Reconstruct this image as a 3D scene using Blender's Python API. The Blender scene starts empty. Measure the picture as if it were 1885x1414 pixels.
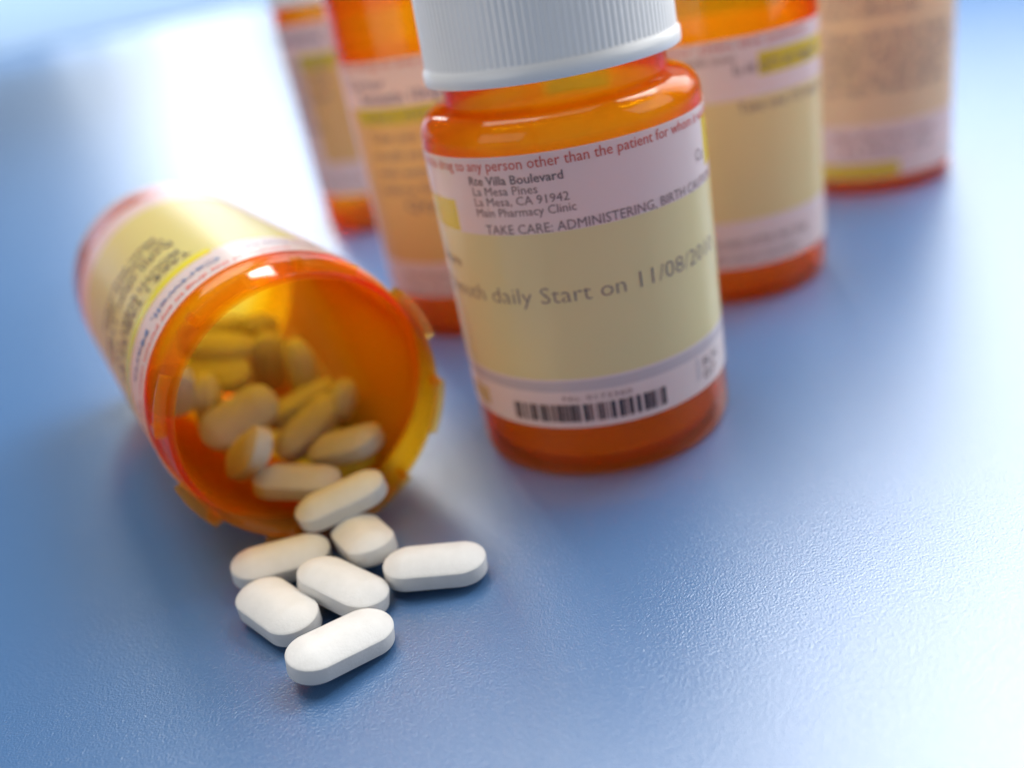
import bpy, bmesh, math, random
from mathutils import Matrix, Vector, Euler

S = 0.02                      # one unit below = radius of a vial = 2 cm
PI = math.pi
R = math.radians
scene = bpy.context.scene
col = scene.collection
random.seed(4)

# ------------------------------------------------------------------ camera
CAM = (-0.70942, -6.76413, 3.67845)
cam_d = bpy.data.cameras.new("camera")
cam = bpy.data.objects.new("camera", cam_d)
col.objects.link(cam)
cm = Matrix(((0.98068, 0.19564, 0.0), (-0.08520, 0.42706, -0.90020), (-0.17612, 0.88280, 0.43548))).to_4x4()
cm.translation = Vector(CAM) * S
cam.matrix_world = cm
cam_d.sensor_fit = 'HORIZONTAL'
cam_d.sensor_width = 36.0
cam_d.lens = 1711.588 / 1885 * 36
cam_d.clip_start = 0.005
cam_d.clip_end = 50
cam_d.dof.use_dof = True
cam_d.dof.focus_distance = 5.45 * S
cam_d.dof.aperture_fstop = cam_d.lens / (1000 * S * 0.190)
cam_d.dof.aperture_blades = 0
scene.camera = cam

# ------------------------------------------------------------------ world, lights, exposure
world = bpy.data.worlds.new("World")
scene.world = world
world.use_nodes = True
wn = world.node_tree.nodes["Background"]
wn.inputs[0].default_value = (0.60, 0.76, 1.0, 1)
wn.inputs[1].default_value = 0.07

def softbox(name, az, el, dist, w, h, power, color, target=(-0.8, 0.0, 0.5), spread=180):
    L = bpy.data.lights.new(name, 'AREA')
    L.shape = 'RECTANGLE'
    L.size, L.size_y = w * S, h * S
    L.energy = power
    L.color = color
    L.spread = R(spread)
    o = bpy.data.objects.new(name, L)
    col.objects.link(o)
    t = Vector(target)
    d = Vector((math.sin(R(az)) * math.cos(R(el)), math.cos(R(az)) * math.cos(R(el)), math.sin(R(el))))
    o.location = (t + d * dist) * S
    o.rotation_euler = (-d).to_track_quat('-Z', 'Y').to_euler()
    return o

def watts(radiance, w, h):     # area lamp power for a wanted radiance
    return radiance * 4 * PI * (w * S) * (h * S)

def lamp(name, az, el, dist, w, h, radiance, color, target=(-0.8, 0.0, 0.5)):
    return softbox(name, az, el, dist, w, h, watts(radiance, w, h), color, target)

lamp("key_softbox", 62, 55, 28, 10, 10, 2.9, (1.0, 1.0, 1.0))              # bare bright head, high on the right
lamp("key_softbox_middle", 36, 41, 29, 24, 26, 0.92, (0.96, 0.98, 1.0))
lamp("key_softbox_outer", 40, 38, 31, 36, 34, 0.74, (0.95, 0.98, 1.0))
lamp("back_softbox", -13.5, 26.5, 134, 18, 36, 5.0, (0.98, 0.99, 1.0), target=(-2.0, 0, 0))
lamp("back_softbox_low", -13, 8.5, 138, 14, 42, 0.20, (0.90, 0.95, 1.0), target=(-2.0, 0, 0))
lamp("back_softbox_middle", -13.5, 8.2, 140, 24, 41, 0.18, (0.88, 0.94, 1.0), target=(-2.0, 0, 0))
lamp("back_softbox_outer", -14, 8.0, 142, 36, 40, 0.20, (0.86, 0.93, 1.0), target=(-2.0, 0, 0))
lamp("top_softbox", 10, 82, 34, 20, 20, 0.55, (1.0, 0.99, 0.97))
lamp("left_softbox", -50, 72, 34, 17, 17, 1.7, (1.0, 0.99, 0.97))
lamp("fill_softbox", 105, 26, 30, 20, 16, 0.8, (1.0, 0.98, 0.95))
lamp("added_fill_lamp", -125, 22, 32, 22, 16, 0.5, (1.0, 0.98, 0.95))  # added area lamp, brightens label fronts and pill sides from front left
o = lamp("added_backdrop_lamp", -5, 0, 120, 320, 12, 3.8, (0.72, 0.86, 1.0), target=(0, 0, 45))  # added unseen lamp aimed at the backdrop to brighten it
o.rotation_euler = (R(42), 0, 0)

scene.view_settings.view_transform = 'Standard'
scene.view_settings.look = 'None'
scene.view_settings.exposure = 0.0
scene.view_settings.gamma = 1.0
scene.render.engine = 'CYCLES'
cy = scene.cycles
cy.use_denoising = True
try:
    cy.denoiser = 'OPENIMAGEDENOISE'
except Exception:
    pass
cy.max_bounces = 24
cy.transmission_bounces = 20
cy.transparent_max_bounces = 40
cy.glossy_bounces = 8
cy.diffuse_bounces = 10
cy.caustics_reflective = True
cy.caustics_refractive = True
cy.sample_clamp_indirect = 20.0
cy.blur_glossy = 0.5

# ------------------------------------------------------------------ materials
def mat(name):
    m = bpy.data.materials.new(name)
    m.use_nodes = True
    nt = m.node_tree
    nt.nodes.clear()
    out = nt.nodes.new("ShaderNodeOutputMaterial")
    return m, nt, out

def N(nt, t, **kw):
    n = nt.nodes.new(t)
    for k, v in kw.items():
        setattr(n, k, v)
    return n

def bump(nt, scale, dist, strength=1.0, detail=2.0, rough=0.5, normal_to=None, dist2=None):
    tc = N(nt, "ShaderNodeTexCoord")
    no = N(nt, "ShaderNodeTexNoise")
    no.inputs["Scale"].default_value = scale
    no.inputs["Detail"].default_value = detail
    no.inputs["Roughness"].default_value = rough
    b = N(nt, "ShaderNodeBump")
    b.inputs["Strength"].default_value = strength
    b.inputs["Distance"].default_value = dist
    nt.links.new(tc.outputs["Object"], no.inputs["Vector"])
    nt.links.new(no.outputs["Fac"], b.inputs["Height"])
    return b, no, tc

def m_table():
    m, nt, out = mat("blue_laminate")
    p = N(nt, "ShaderNodeBsdfPrincipled")
    p.inputs["Base Color"].default_value = (0.042, 0.118, 0.265, 1)
    p.inputs["Roughness"].default_value = 0.30
    p.inputs["IOR"].default_value = 1.92
    b, no, tc = bump(nt, 3800.0, 0.00006, 1.0, 2.5, 0.45)
    # a second, coarser swell of the moulded grain
    no2 = N(nt, "ShaderNodeTexNoise")
    no2.inputs["Scale"].default_value = 2000.0
    no2.inputs["Detail"].default_value = 1.0
    nt.links.new(tc.outputs["Object"], no2.inputs["Vector"])
    ad = N(nt, "ShaderNodeMath", operation='MULTIPLY_ADD')
    nt.links.new(no2.outputs["Fac"], ad.inputs[0])
    ad.inputs[1].default_value = 0.45
    nt.links.new(no.outputs["Fac"], ad.inputs[2])
    nt.links.new(ad.outputs[0], b.inputs["Height"])
    nt.links.new(b.outputs[0], p.inputs["Normal"])
    nt.links.new(p.outputs[0], out.inputs[0])
    return m

def m_amber(name="amber_plastic", dens=2200.0, colr=(0.999, 0.865, 0.0)):
    m, nt, out = mat(name)
    g = N(nt, "ShaderNodeBsdfGlass")
    g.inputs["Color"].default_value = (1, 1, 1, 1)
    g.inputs["Roughness"].default_value = 0.015
    g.inputs["IOR"].default_value = 1.49
    b, _, _ = bump(nt, 180.0, 0.00004, 0.5, 1.0)
    nt.links.new(b.outputs[0], g.inputs["Normal"])
    v = N(nt, "ShaderNodeVolumeAbsorption")
    v.inputs["Color"].default_value = (*colr, 1)
    v.inputs["Density"].default_value = dens
    # thin moulded wall: most light passes straight, some is bent, a little is scattered
    tr = N(nt, "ShaderNodeBsdfTransparent")
    gl = N(nt, "ShaderNodeBsdfGlossy")
    gl.inputs["Roughness"].default_value = 0.04
    fr = N(nt, "ShaderNodeFresnel")
    fr.inputs["IOR"].default_value = 1.33
    nt.links.new(b.outputs[0], fr.inputs["Normal"])
    nt.links.new(b.outputs[0], gl.inputs["Normal"])
    thin = N(nt, "ShaderNodeMixShader")
    ge = N(nt, "ShaderNodeNewGeometry")
    sb = N(nt, "ShaderNodeMath", operation='SUBTRACT')
    sb.inputs[0].default_value = 1.0
    nt.links.new(ge.outputs["Backfacing"], sb.inputs[1])
    mu = N(nt, "ShaderNodeMath", operation='MULTIPLY')
    nt.links.new(fr.outputs[0], mu.inputs[0])
    nt.links.new(sb.outputs[0], mu.inputs[1])
    nt.links.new(mu.outputs[0], thin.inputs[0])
    nt.links.new(tr.outputs[0], thin.inputs[1])
    nt.links.new(gl.outputs[0], thin.inputs[2])
    mx = N(nt, "ShaderNodeMixShader")
    mx.inputs[0].default_value = 0.04
    nt.links.new(thin.outputs[0], mx.inputs[1])
    nt.links.new(g.outputs[0], mx.inputs[2])
    di = N(nt, "ShaderNodeBsdfTranslucent")
    di.inputs["Color"].default_value = (1.0, 0.46, 0.01, 1)
    df = N(nt, "ShaderNodeBsdfDiffuse")
    df.inputs["Color"].default_value = (1.0, 0.44, 0.01, 1)
    dd = N(nt, "ShaderNodeMixShader")
    nt.links.new(di.outputs[0], dd.inputs[1])
    nt.links.new(df.outputs[0], dd.inputs[2])
    m2 = N(nt, "ShaderNodeMixShader")
    m2.inputs[0].default_value = 0.14
    nt.links.new(mx.outputs[0], m2.inputs[1])
    nt.links.new(dd.outputs[0], m2.inputs[2])
    nt.links.new(m2.outputs[0], out.inputs["Surface"])
    nt.links.new(v.outputs[0], out.inputs["Volume"])
    return m

def m_paper(name, c, trans=0.5, rough=0.2, spec=0.5):
    m, nt, out = mat(name)
    p = N(nt, "ShaderNodeBsdfPrincipled")
    p.inputs["Base Color"].default_value = (*c, 1)
    p.inputs["Roughness"].default_value = rough
    p.inputs["Specular IOR Level"].default_value = spec
    t = N(nt, "ShaderNodeBsdfTranslucent")
    t.inputs["Color"].default_value = (*c, 1)
    mx = N(nt, "ShaderNodeMixShader")
    mx.inputs[0].default_value = trans
    b, no, tc = bump(nt, 900.0, 0.000012, 0.6, 3.0)
    nt.links.new(b.outputs[0], p.inputs["Normal"])
    nt.links.new(p.outputs[0], mx.inputs[1])
    nt.links.new(t.outputs[0], mx.inputs[2])
    nt.links.new(mx.outputs[0], out.inputs[0])
    return m

def m_solid(name, c, rough=0.5, spec=0.5, bs=None):
    m, nt, out = mat(name)
    p = N(nt, "ShaderNodeBsdfPrincipled")
    p.inputs["Base Color"].default_value = (*c, 1)
    p.inputs["Roughness"].default_value = rough
    p.inputs["Specular IOR Level"].default_value = spec
    if bs:
        b, no, tc = bump(nt, *bs)
        nt.links.new(b.outputs[0], p.inputs["Normal"])
    nt.links.new(p.outputs[0], out.inputs[0])
    return m

def m_pill():
    m, nt, out = mat("pressed_tablet")
    p = N(nt, "ShaderNodeBsdfPrincipled")
    b, no, tc = bump(nt, 2600.0, 0.00006, 0.7, 4.0, 0.6)
    n2 = N(nt, "ShaderNodeTexNoise")
    n2.inputs["Scale"].default_value = 420.0
    n2.inputs["Detail"].default_value = 3.0
    nt.links.new(tc.outputs["Object"], n2.inputs["Vector"])
    rp = N(nt, "ShaderNodeValToRGB")
    rp.color_ramp.elements[0].position = 0.3
    rp.color_ramp.elements[0].color = (0.62, 0.615, 0.597, 1)
    rp.color_ramp.elements[1].position = 0.7
    rp.color_ramp.elements[1].color = (0.67, 0.664, 0.65, 1)
    nt.links.new(n2.outputs["Fac"], rp.inputs[0])
    nt.links.new(rp.outputs[0], p.inputs["Base Color"])
    p.inputs["Roughness"].default_value = 0.55
    p.inputs["Specular IOR Level"].default_value = 0.3
    nt.links.new(b.outputs[0], p.inputs["Normal"])
    nt.links.new(p.outputs[0], out.inputs[0])
    return m

M = dict(
    table=m_table(),
    amber=m_amber(),
    white=m_paper("white_label_paper", (0.88, 0.87, 0.88), 0.36),
    cream=m_paper("yellow_label_print", (0.84, 0.80, 0.40), 0.33),
    pale=m_paper("pale_yellow_label_print", (0.83, 0.82, 0.44), 0.3),
    vialpale=m_paper("vial_label_print", (0.85, 0.89, 0.36), 0.52),
    vialwhite=m_paper("vial_label_paper", (0.92, 0.92, 0.92), 0.55),
    gold=m_paper("backlit_label_print", (0.80, 0.66, 0.28), 0.40),  # amber of light passing through bottle and paper, put into the print colour
    tan=m_paper("tan_label_print", (0.86, 0.75, 0.48), 0.32),
    yellow=m_paper("highlighter_yellow", (0.80, 0.70, 0.05), 0.3),
    grey=m_paper("grey_label_print", (0.64, 0.64, 0.68), 0.3),
    ink=m_solid("black_ink", (0.03, 0.03, 0.035), 0.4),
    dim=m_solid("grey_ink", (0.20, 0.175, 0.18), 0.4),
    red=m_solid("red_ink", (0.62, 0.12, 0.09), 0.4),
    blue=m_solid("blue_ink", (0.06, 0.14, 0.28), 0.4),
    cap=m_solid("white_cap_plastic", (0.86, 0.85, 0.83), 0.32, 0.5, (300.0, 0.00002, 0.4)),
    pill=m_pill(),
    backdrop=m_solid("backdrop_paper", (0.62, 0.74, 0.90), 0.8, 0.2, (60.0, 0.0001, 0.3)),
)

# ------------------------------------------------------------------ helpers
def add(name, me, m, parent=None):
    o = bpy.data.objects.new(name, me)
    col.objects.link(o)
    if m is not None:
        if not me.materials:
            me.materials.append(m)
    if parent is not None:
        o.parent = parent
    return o

def mesh(name, verts, faces, smooth=True):
    me = bpy.data.meshes.new(name)
    me.from_pydata([tuple(c * S for c in v) for v in verts], [], faces)
    if smooth:
        me.polygons.foreach_set("use_smooth", [True] * len(me.polygons))
    me.update()
    return me

def lathe(name, prof, n=128, closed=True, ribs=None, sharp=35):
    """prof: list of (r, z) going round the section; r == 0 makes a pole."""
    verts, faces, rings = [], [], []
    for i, (r, z) in enumerate(prof):
        if r < 1e-6:
            rings.append([len(verts)])
            verts.append((0, 0, z))
        else:
            ring = []
            for k in range(n):
                a = 2 * PI * k / n
                rr = r + (ribs(i, k) if ribs else 0.0)
                ring.append(len(verts))
                verts.append((rr * math.cos(a), rr * math.sin(a), z))
            rings.append(ring)
    m = len(rings)
    for i in range(m if closed else m - 1):
        A, B = rings[i], rings[(i + 1) % m]
        if len(A) == 1 and len(B) == 1:
            continue
        for k in range(n):
            k2 = (k + 1) % n
            if len(A) == 1:
                faces.append((A[0], B[k2], B[k]))
            elif len(B) == 1:
                faces.append((A[k], A[k2], B[0]))
            else:
                faces.append((A[k], A[k2], B[k2], B[k]))
    me = mesh(name, verts, faces)
    bm = bmesh.new()
    bm.from_mesh(me)
    bmesh.ops.recalc_face_normals(bm, faces=bm.faces)
    bm.to_mesh(me)
    bm.free()
    me.set_sharp_from_angle(angle=R(sharp))
    return me

def band(name, r, t0, t1, z0, z1, n=None):
    """curved strip of label paper; angles in degrees counter-clockwise"""
    n = n or max(2, int(abs(t1 - t0) / 2.5))
    v, f = [], []
    for k in range(n + 1):
        a = R(t0 + (t1 - t0) * k / n)
        for z in (z0, z1):
            v.append((r * math.cos(a), r * math.sin(a), z))
    for k in range(n):
        f.append((2 * k, 2 * k + 2, 2 * k + 3, 2 * k + 1))
    return mesh(name, v, f)

def text_mesh(name, s, size, r, t0, z, width=None, bold=0.0):
    """string wrapped round a cylinder of radius r, starting at angle t0 (deg), base line z.
    width (deg) stretches the line to that angular width."""
    cu = bpy.data.curves.new(name, 'FONT')
    cu.body = s
    cu.size = size
    cu.resolution_u = 2
    cu.offset = bold
    o = bpy.data.objects.new(name, cu)
    col.objects.link(o)
    dg = bpy.context.evaluated_depsgraph_get()
    dg.update()
    me = bpy.data.meshes.new_from_object(o.evaluated_get(dg))
    bpy.data.objects.remove(o)
    bpy.data.curves.remove(cu)
    me.materials.clear()
    xs = [v.co.x for v in me.vertices]
    x0, x1 = min(xs), max(xs)
    k = 1.0
    if width:
        k = R(width) * r / max(1e-6, x1 - x0)
    for v in me.vertices:
        a = R(t0) + (v.co.x - x0) * k / r
        zz = z + v.co.y
        v.co = (r * math.cos(a) * S, r * math.sin(a) * S, zz * S)
    me.name = name
    return me

def thing(name, label, cat, group=None, loc=(0, 0, 0), rot=None):
    o = bpy.data.objects.new(name, None)
    o.empty_display_size = 0.005
    col.objects.link(o)
    o.location = Vector(loc) * S
    if rot is not None:
        o.rotation_euler = rot
    o["label"] = label
    o["category"] = cat
    if group:
        o["group"] = group
    return o

# ------------------------------------------------------------------ table
tb = bmesh.new()
bmesh.ops.create_grid(tb, x_segments=1, y_segments=1, size=1)
me = bpy.data.meshes.new("tabletop")
for v in tb.verts:
    v.co = (v.co.x * 260 * S, (v.co.y * 105 + 50) * S, 0)
g = bmesh.ops.extrude_face_region(tb, geom=list(tb.faces))
for e in g["geom"]:
    if isinstance(e, bmesh.types.BMVert):
        e.co.z -= 1.5 * S
bmesh.ops.recalc_face_normals(tb, faces=tb.faces)
tb.to_mesh(me)
tb.free()
table = add("tabletop", me, M["table"])
wall_me = bpy.data.meshes.new("backdrop")
wb = bmesh.new()
bmesh.ops.create_cube(wb, size=1)
for v in wb.verts:
    v.co = (v.co.x * 600 * S, (v.co.y * 2 + 161) * S, (v.co.z + 0.5) * 26 * S)
wb.to_mesh(wall_me)
wb.free()
wall = add("backdrop", wall_me, M["backdrop"])
wall["kind"] = "structure"
wall["label"] = "pale blue lit backdrop standing far behind the table"
table["kind"] = "structure"
table["label"] = "blue finely grained laminate tabletop under the bottles and pills"

# ------------------------------------------------------------------ bottles
RL, RP, RT = 1.006, 1.006, 1.010        # label paper, printed panels, lettering

def arc_pts(cx, cz, r, a0, a1, n):
    return [(cx + r * math.cos(R(a0 + (a1 - a0) * i / n)), cz + r * math.sin(R(a0 + (a1 - a0) * i / n))) for i in range(n + 1)]

def bottle_body(shoulder_z, neck_r, neck_top):
    w = 0.055
    out = [(0.0, 0.035), (0.70, 0.035), (0.84, 0.0), (0.91, 0.0)]
    out += arc_pts(0.91, 0.09, 0.09, -75, 0, 7)
    s = shoulder_z
    out += [(1.0, s)] + arc_pts(0.83, s, 0.17, 12, 84, 8)
    out += [(neck_r + 0.03, s + 0.172), (neck_r, s + 0.19), (neck_r, neck_top)]
    inn = [(neck_r - w, neck_top), (neck_r - w, s + 0.13)]
    inn += arc_pts(0.83, s - 0.02, 0.17 - w + 0.03, 84, 5, 8)
    inn += [(1 - w, s - 0.05)]
    inn += arc_pts(0.86, 0.20, 1 - w - 0.86, 0, -80, 6)
    inn += [(0.70, 0.105), (0.0, 0.105)]
    return lathe("body", out + inn, 160, closed=False)

def vial_body(top, neck=0.5):
    """straight vial; the last `neck` of its length is a slightly narrower mouth"""
    out = [(0.0, 0.035), (0.78, 0.035), (0.86, 0.0), (0.90, 0.0)]
    out += arc_pts(0.90, 0.10, 0.10, -75, 0, 6)
    out += [(1.0, top - neck), (0.992, top - neck + 0.02), (0.968, top - neck + 0.05), (0.955, top - neck + 0.12), (0.950, top - 0.02), (0.945, top - 0.006), (0.936, top)]
    inn = [(0.908, top), (0.900, top - 0.006), (0.897, top - 0.02), (0.905, top - neck), (0.94, top - neck - 0.06), (0.94, 0.28)]
    inn += arc_pts(0.84, 0.20, 0.10, 5, -85, 6)
    inn += [(0.70, 0.10), (0.0, 0.10)]
    return lathe("body", out + inn, 160, closed=False)

def cap_mesh(z0, r=0.875, h=0.95, nrib=120):
    n = nrib * 6
    prof = [(0.0, z0 + h - 0.07), (r - 0.05, z0 + h - 0.07), (r - 0.05, z0 + 0.02), (r - 0.015, z0), (r + 0.017, z0 + 0.005), (r + 0.022, z0 + 0.02), (r + 0.020, z0 + 0.09),
            (r + 0.006, z0 + 0.105), (r + 0.002, z0 + 0.115), (r - 0.004, z0 + 0.13), (r - 0.02, z0 + h - 0.10), (r - 0.03, z0 + h - 0.05), (r - 0.07, z0 + h - 0.01), (r - 0.12, z0 + h), (0.0, z0 + h)]
    w = [0] * len(prof)
    for i in (9, 10):
        w[i] = 1.0
    w[11] = 0.5
    pat = [0.0, 0.0015, 0.0035, 0.0042, 0.0035, 0.0015]
    return lathe("cap", prof, n, closed=False, ribs=lambda i, k: w[i] * pat[k % 6], sharp=50)

def label_part(parent, t0, t1, z0, z1, zones=(), m="white"):
    """white paper of the label; `zones` (t0, t1, z0, z1) are left for the printed panels"""
    ts = sorted({t0, t1, *[min(max(t, t0), t1) for q in zones for t in q[:2]]})
    zs = sorted({z0, z1, *[min(max(z, z0), z1) for q in zones for z in q[2:]]})
    v, f = [], []
    for ta, tb in zip(ts, ts[1:]):
        for za, zb in zip(zs, zs[1:]):
            tm, zm = (ta + tb) / 2, (za + zb) / 2
            if any(q[0] < tm < q[1] and q[2] < zm < q[3] for q in zones):
                continue
            n = max(1, int((tb - ta) / 2.5))
            for k in range(n):
                i = len(v)
                for q in (ta + (tb - ta) * k / n, ta + (tb - ta) * (k + 1) / n):
                    for z in (za, zb):
                        v.append((RL * math.cos(R(q)), RL * math.sin(R(q)), z))
                f.append((i, i + 2, i + 3, i + 1))
    me = mesh("label", v, f)
    bm = bmesh.new(); bm.from_mesh(me)
    bmesh.ops.remove_doubles(bm, verts=bm.verts, dist=1e-6)
    bm.to_mesh(me); bm.free()
    return add("label", me, M[m], parent)

def panel(lab, t0, t1, z0, z1, m, r=RP, name="printed_panel"):
    return add(name, band(name, r, t0, t1, z0, z1), M[m], lab)

def line(lab, s, size, t0, z, m="ink", width=None, bold=0.0, r=RT, name="printed_text"):
    return add(name, text_mesh(name, s, size, r, t0, z, width, bold), M[m], lab)

def barcode(lab, t0, t1, z0, z1, m="ink", seed=1):
    rnd = random.Random(seed)
    v, f = [], []
    t = t0
    while t < t1:
        w = rnd.choice((0.5, 0.5, 0.8, 1.2, 1.8))
        b = len(v)
        for a in (t, min(t + w, t1)):
            for z in (z0, z1):
                v.append((RT * math.cos(R(a)), RT * math.sin(R(a)), z))
        f.append((b, b + 2, b + 3, b + 1))
        t += w + rnd.choice((0.5, 0.5, 0.9, 1.4))
    return add("barcode", mesh("barcode", v, f, False), M[m], lab)

G = "amber prescription bottles standing on the blue table"

# --- main bottle in front
b = thing("pill_bottle", "nearest standing amber bottle, white ribbed cap in view, label reading Start on 11/08", "pill bottle", G)
add("body", bottle_body(2.47, 0.79, 3.10), M["amber"], b)
add("cap", cap_mesh(2.80), M["cap"], b)
lab = label_part(b, -262, 97, 0.425, 2.405, ((-258, 93, 0.815, 1.885), (-258, 93, 0.715, 0.795), (-176, -147, 1.89, 2.11), (-29, 2, 1.99, 2.33)))
panel(lab, -258, 93, 0.815, 1.885, "pale", name="yellow_panel")
panel(lab, -258, 93, 0.715, 0.795, "grey", name="grey_stripe")
panel(lab, -176, -147, 1.89, 2.11, "yellow", name="yellow_box")
panel(lab, -29, 2, 1.99, 2.33, "yellow", name="yellow_box")
line(lab, "Caution: Federal law prohibits the transfer of this drug to any person other than the patient for whom it was prescribed.", 0.098, -262, 2.318, "red", 262)
line(lab, "Rte Villa Boulevard", 0.082, -136, 2.225, "dim", 38, 0.0012)
line(lab, "La Mesa Pines", 0.082, -135, 2.155, "dim", 27)
line(lab, "La Mesa, CA 91942", 0.082, -135, 2.085, "dim", 38)
line(lab, "Main Pharmacy Clinic", 0.082, -135, 2.012, "dim", 40)
line(lab, "TAKE CARE: ADMINISTERING, BIRTH CAUTION", 0.092, -132, 1.893, "dim", 108)
line(lab, "Tablets by mouth daily Start on 11/08/2010", 0.168, -213, 1.395, "dim", 183, -0.0025)
line(lab, "Dr Harris", 0.10, -172, 1.62, "ink", 20)
line(lab, "No. 0173360", 0.055, -112, 0.645, "dim", 28)
barcode(lab, -135.5, -69, 0.475, 0.615)
panel(lab, -52, -50.6, 0.52, 0.70, "grey", RT, "print_mark")
line(lab, "RX\n07", 0.10, -48, 0.60, "dim", 14)
line(lab, "Co", 0.12, -38, 2.06, "dim", 7)
panel(lab, -170, -152, 0.50, 0.64, "gold", 1.008, "amber_box")

# --- right of the front bottle
b = thing("pill_bottle", "amber pill bottle with large blank yellow panel, just behind the front bottle's right side", "pill bottle", G, (1.8212, 2.5958, 0))
add("body", vial_body(3.45), M["amber"], b)
add("cap", cap_mesh(3.05, 0.985, 0.75), M["cap"], b)
lab = label_part(b, -262, 97, 0.370, 2.480, ((-258, 93, 0.835, 1.955), (-82, -22, 2.125, 2.325)))
panel(lab, -258, 93, 0.835, 1.955, "cream", name="yellow_panel")
panel(lab, -82, -22, 2.125, 2.325, "yellow", name="yellow_box")
line(lab, "Take one 1/2 tab per day", 0.13, -94, 1.835, "dim", 74)
line(lab, "Refills (none)", 0.10, -118, 2.29, "dim", 24)
line(lab, "any person other than the patient", 0.085, -180, 2.40, "red", 130)
line(lab, "Rx 445", 0.14, -95, 2.16, "dim", 12)
line(lab, "QTY 30 TABLETS", 0.13, -81, 2.165, "dim", 44)
line(lab, "DISCARD AFTER ONE YEAR", 0.11, -115, 0.58, "dim", 60)
line(lab, "KEEP FROM CHILDREN", 0.09, -115, 0.44, "dim", 52)

# --- left, behind the front bottle
b = thing("pill_bottle", "amber bottle with orange panel under a yellow bar, half hidden left behind the front bottle", "pill bottle", G, (-0.7881, 3.1058, 0))
add("body", vial_body(3.95), M["amber"], b)
add("cap", cap_mesh(3.52, 0.985, 0.75), M["cap"], b)
lab = label_part(b, -262, 97, 0.460, 2.800, ((-160, 10, 0.83, 2.375),))
panel(lab, -160, 10, 0.83, 2.375, "gold", name="backlit_amber_panel")
panel(lab, -150, -40, 2.225, 2.375, "yellow", 1.008, "yellow_bar")
line(lab, "transfer of this drug to any person other than", 0.085, -190, 2.735, "red", 150)
line(lab, "Carter", 0.13, -152, 2.56, "blue", 30)
line(lab, "Simvastin 10mg tab", 0.15, -142, 2.42, "blue", 62, 0.001)
line(lab, "DAILY WITH FOOD", 0.10, -140, 2.255, "dim", 70)
for i, s in enumerate(("Take one tablet by", "mouth every morning", "with water. Refill", "before 03/12")):
    line(lab, s, 0.13, -142, 2.06 - 0.17 * i, "dim", (66, 74, 62, 50)[i])
line(lab, "Qty 30", 0.16, -126, 1.38, "dim", 36)
line(lab, "Main Pharmacy Clinic", 0.10, -140, 0.66, "dim", 60)
line(lab, "Keep out of reach", 0.09, -140, 0.53, "dim", 50)

# --- farthest left
b = thing("pill_bottle", "amber pill bottle farthest back, at the left edge of the standing group", "pill bottle", G, (-2.0588, 7.8798, 0))
add("body", vial_body(3.70), M["amber"], b)
add("cap", cap_mesh(3.235, 0.985, 0.75), M["cap"], b)
lab = label_part(b, -262, 97, 0.60, 3.0, ((-134, -60, 1.07, 2.60),))
panel(lab, -134, -60, 1.07, 2.60, "gold", name="backlit_amber_panel")
panel(lab, -134, -60, 2.40, 2.60, "yellow", 1.008, "yellow_bar")
line(lab, "Caution: Federal law", 0.16, -165, 2.76, "blue", 60, 0.003)
for i in range(5):
    line(lab, ("Take one by mouth", "at bedtime daily", "until finished", "Refills 2", "Dr Harris")[i], 0.17, -168 + 3 * i, 2.42 - 0.22 * i, "dim", (62, 56, 50, 30, 30)[i], 0.002)
line(lab, "Main Pharmacy", 0.14, -150, 0.78, "dim", 60)

# --- far right
b = thing("pill_bottle", "amber bottle with tan label of dense small print, at the group's right end", "pill bottle", G, (4.4179, 5.0477, 0))
add("body", vial_body(4.0), M["amber"], b)
add("cap", cap_mesh(3.55, 0.985, 0.75), M["cap"], b)
lab = label_part(b, -262, 97, 0.185, 3.0, ((-258, 93, 0.845, 2.85), (-175, -92, 0.20, 0.375)))
panel(lab, -258, 93, 0.845, 2.85, "tan", name="tan_panel")
panel(lab, -175, -92, 0.20, 0.375, "yellow", name="yellow_box")
for i, s in enumerate(("Do not drive a car or operate", "machinery while taking this", "medicine until you know", "how it affects you", "", "Take with food. Avoid", "grapefruit juice and strong", "sunlight. Call your doctor", "about any side effects", "or rash. Finish all of it")):
    if s:
        line(lab, s, 0.155, -140, 2.52 - 0.145 * i, "dim", (80, 76, 92, 60, 0, 86, 92, 88, 82, 84)[i], 0.001)
line(lab, "Main Pharmacy Clinic", 0.14, -135, 0.66, "dim", 70)
line(lab, "La Mesa, CA", 0.13, -128, 0.50, "dim", 60)

# --- toppled vial
U = Vector((0.43829, -0.89883, 0.0))
LAT = Vector((0.89883, 0.43829, 0.0))
LEN = 4.2992
rim = Vector((-2.07007, -1.03504, 1.012))
base = rim - U * LEN
mw = Matrix((LAT, Vector((0, 0, 1)), U)).transposed()
b = thing("pill_vial", "open amber vial lying on its side with pills spilling from its mouth", "pill vial", None, base, mw.to_euler())
add("body", vial_body(LEN, 0.42), M["amber"], b)

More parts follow.
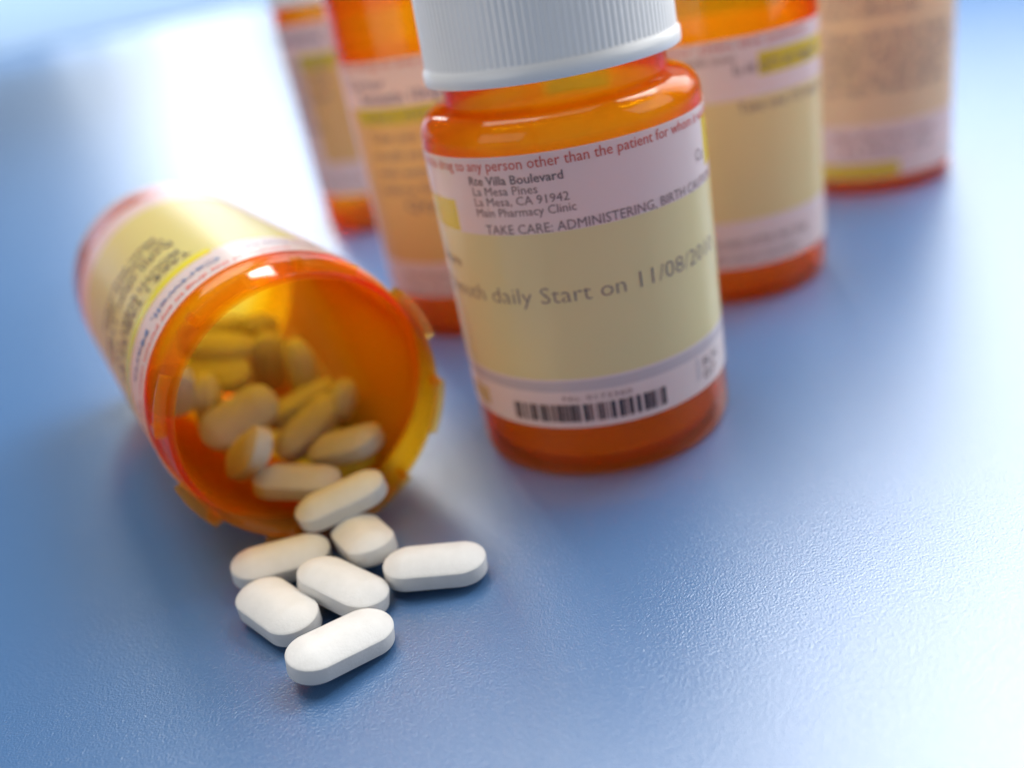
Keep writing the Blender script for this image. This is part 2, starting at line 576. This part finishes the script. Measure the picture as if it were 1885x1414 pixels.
def lug_mesh(dt, hook):
    v, f = [], []
    def box(t0, t1, r0, r1, z0, z1, n):
        base_i = len(v)
        for k in range(n + 1):
            a = R(t0 + (t1 - t0) * k / n)
            for (r, z) in ((r0, z0), (r1, z0 + 0.012), (r1, z1 - 0.012), (r0, z1)):
                v.append((r * math.cos(a), r * math.sin(a), z))
        for k in range(n):
            for j in range(4):
                j2 = (j + 1) % 4
                f.append((base_i + 4 * k + j, base_i + 4 * k + 4 + j, base_i + 4 * k + 4 + j2, base_i + 4 * k + j2))
        f.append(tuple(base_i + j for j in range(4)))
        f.append(tuple(base_i + 4 * n + j for j in (3, 2, 1, 0)))
    box(-dt / 2, dt / 2, 0.9535, 1.022, LEN - 0.075, LEN - 0.03, 10)
    box(dt / 2 - 3.2, dt / 2, 0.9605, 1.018, LEN - 0.20, LEN - 0.088, 2)
    me = mesh("lug", v, f, False)
    bm = bmesh.new(); bm.from_mesh(me)
    bmesh.ops.recalc_face_normals(bm, faces=bm.faces)
    bm.to_mesh(me); bm.free()
    return me

lug = lug_mesh(24, True)
for k in range(8):
    o = add("lug", lug, M["amber"], b)
    o.rotation_euler = (0, 0, R(112 + 45 * k))
Z = lambda s: LEN - s
lab = label_part(b, -90, 269.5, Z(3.62), Z(0.46), ((60, 240, Z(3.20), Z(1.00)), (98, 178, Z(1.10), Z(0.96))), "vialwhite")
panel(lab, 60, 240, Z(3.20), Z(1.00), "vialpale", name="yellow_panel")
panel(lab, 98, 178, Z(1.10), Z(0.96), "yellow", 1.008, "yellow_bar")
line(lab, "transfer of this drug to any person other than the patient for whom", 0.10, 72, Z(0.585), "red", 150, 0.0015)
line(lab, "Cartwell, Maria", 0.13, 98, Z(0.775), "blue", 62, 0.002)
line(lab, "La Mesa Pines CA", 0.10, 52, Z(0.80), "blue", 36, 0.001)
line(lab, "31 tablets", 0.10, 167, Z(0.72), "dim", 30, 0.001)
for i, s in enumerate(("TAKE 1 TABLET BY", "MOUTH EVERY DAY")):
    line(lab, s, 0.17, 104 + 3 * i, Z(1.30 + 0.17 * i), "ink", (66, 60)[i], 0.002)
for i, s in enumerate(("Refill after 11/08", "Dr Harris  Qty 30", "Main Pharmacy")):
    line(lab, s, 0.18, 106 + 2 * i, Z(1.78 + 0.19 * i), "ink", (62, 58, 50)[i], 0.002)

# ------------------------------------------------------------------ pills
PL_, PW_, PB_, PD_ = 0.671, 0.3434, 0.098, 0.069
def pill_mesh():
    r, hl = PW_ / 2, PL_ / 2 - PW_ / 2
    n = 56
    rings = []
    def ring(s, z):
        out = []
        for k in range(n):
            a = 2 * PI * (k + 0.5) / n
            c, si = math.cos(a), math.sin(a)
            out.append(((hl if c > 0 else -hl) + r * s * c, r * s * si, z))
        return out
    prof = []
    for s in (0.02, 0.15, 0.3, 0.45, 0.6, 0.72, 0.83, 0.92, 0.972):
        prof.append((s, PB_ / 2 + PD_ * (1 - s * s) * 0.97 + 0.002))
    prof.append((0.995, PB_ / 2 + 0.0005))
    prof.append((1.0, PB_ / 2 - 0.003))
    prof += [(s, -z) for s, z in reversed(prof)]
    v, f = [], []
    for s, z in prof:
        v += ring(s, z)
    for i in range(len(prof) - 1):
        for k in range(n):
            k2 = (k + 1) % n
            f.append((i * n + k, (i + 1) * n + k, (i + 1) * n + k2, i * n + k2))
    f.append(tuple(range(n)))
    f.append(tuple((len(prof) - 1) * n + k for k in reversed(range(n))))
    me = mesh("pill", v, f)
    bm = bmesh.new(); bm.from_mesh(me)
    bmesh.ops.recalc_face_normals(bm, faces=bm.faces)
    bm.to_mesh(me); bm.free()
    me.set_sharp_from_angle(angle=R(20))
    return me

PILLS = [
    ((-1.9930, -2.4231, 0.1235, 0.0722, 0.1384, 0.5914), "white oblong pill on the table, nearest the camera of the spilled group"),
    ((-2.4378, -1.9626, 0.1148, 0.0107, 0.0488, -0.8452), "white pill on the table at the spill's left, face up beside the nearest pill"),
    ((-2.0238, -1.8808, 0.1340, -0.1545, 0.1556, -0.6842), "white pill in the middle of the spilled group, ringed by other pills on the table"),
    ((-2.4878, -1.4340, 0.1193, 0.1171, 0.1059, 0.2717), "white pill on the table under the vial's rim, at back left of the spill"),
    ((-1.9172, -1.3867, 0.1313, 0.0063, -0.1635, -1.1429), "short looking white pill seen end on, on the table before the vial's rim"),
    ((-1.4246, -1.8249, 0.1149, -0.0007, 0.0513, -0.1079), "white pill lying apart at the right end of the spill on the table"),
    ((-2.0647, -1.0434, 0.2689, 0.0502, -0.1494, 0.2304), "white pill resting across the lower rim of the vial mouth"),
    ((-2.4416, -0.6375, 0.2588, -0.0164, 0.1335, -0.2023), "pale pill just inside the vial mouth, lying level behind the pill on the rim"),
    ((-2.9221, 0.0710, 0.5542, 0.8522, -0.2778, 0.3479), "amber lit pill in the vial turning its broad face to the camera, left of centre"),
    ((-2.4197, 0.0985, 0.3290, 0.2096, -0.4860, 0.3906), "pill in the vial tilted up rightwards, its white edge band facing the camera"),
    ((-2.0766, -0.2992, 0.3050, 0.1133, -0.2406, -0.3968), "pill in the vial at the right of the pile, with a bright white end"),
    ((-2.7738, -0.4604, 0.4847, 0.8252, -0.5165, -0.8415), "foreshortened pill in the vial with bright lower edge, front left of the pile"),
    ((-3.2466, 0.4148, 0.5636, -2.0954, -1.0925, -1.0601), "pill standing on end near the left wall inside the vial"),
    ((-3.3567, 0.0450, 0.9034, 2.7383, -0.8298, -0.9745), "pill half hidden by the left edge of the vial mouth"),
    ((-3.2595, 0.8518, 0.6407, 0.3190, 0.1050, -0.2274), "pill behind the standing pill at left, under the level pill of the heap"),
    ((-2.8416, 1.1389, 0.5521, 2.4517, -1.0998, -0.7977), "upright pill in the centre of the pile inside the vial"),
    ((-2.4844, 0.7591, 0.5570, 1.7958, -1.2610, -1.2103), "upright pill against the right of the pile, by the inner wall of the vial"),
    ((-2.5114, 0.4733, 0.3838, -0.1705, -0.2466, 0.2979), "pill sloping up to the right behind the white banded pill in the vial"),
    ((-2.13, 0.33, 0.40, 1.15, -0.50, -1.30), "sliver of a pill showing between the white banded pill and the inner wall"),
    ((-3.2150, 1.0678, 0.8221, -0.0162, 0.1924, -0.1747), "level pill high at the left of the pile with a bright yellow top face"),
    ((-2.9400, 1.5834, 0.7623, -0.3108, -0.3467, -1.2929), "topmost pill at the back of the vial, its end turned to the camera"),
    ((-3.3564, 1.5851, 0.8036, -0.2646, -0.0512, -0.2112), "pill at the back left of the vial, left of the topmost pill"),
]
pm = pill_mesh()
for (x, y, z, ex, ey, ez), label in PILLS:
    o = add("pill", pm, M["pill"])
    o.location = (x * S, y * S, z * S)
    o.rotation_euler = (ex, ey, ez)
    o["label"] = label
    o["category"] = "pill"
    o["group"] = "white oblong pills spilling from the toppled vial"
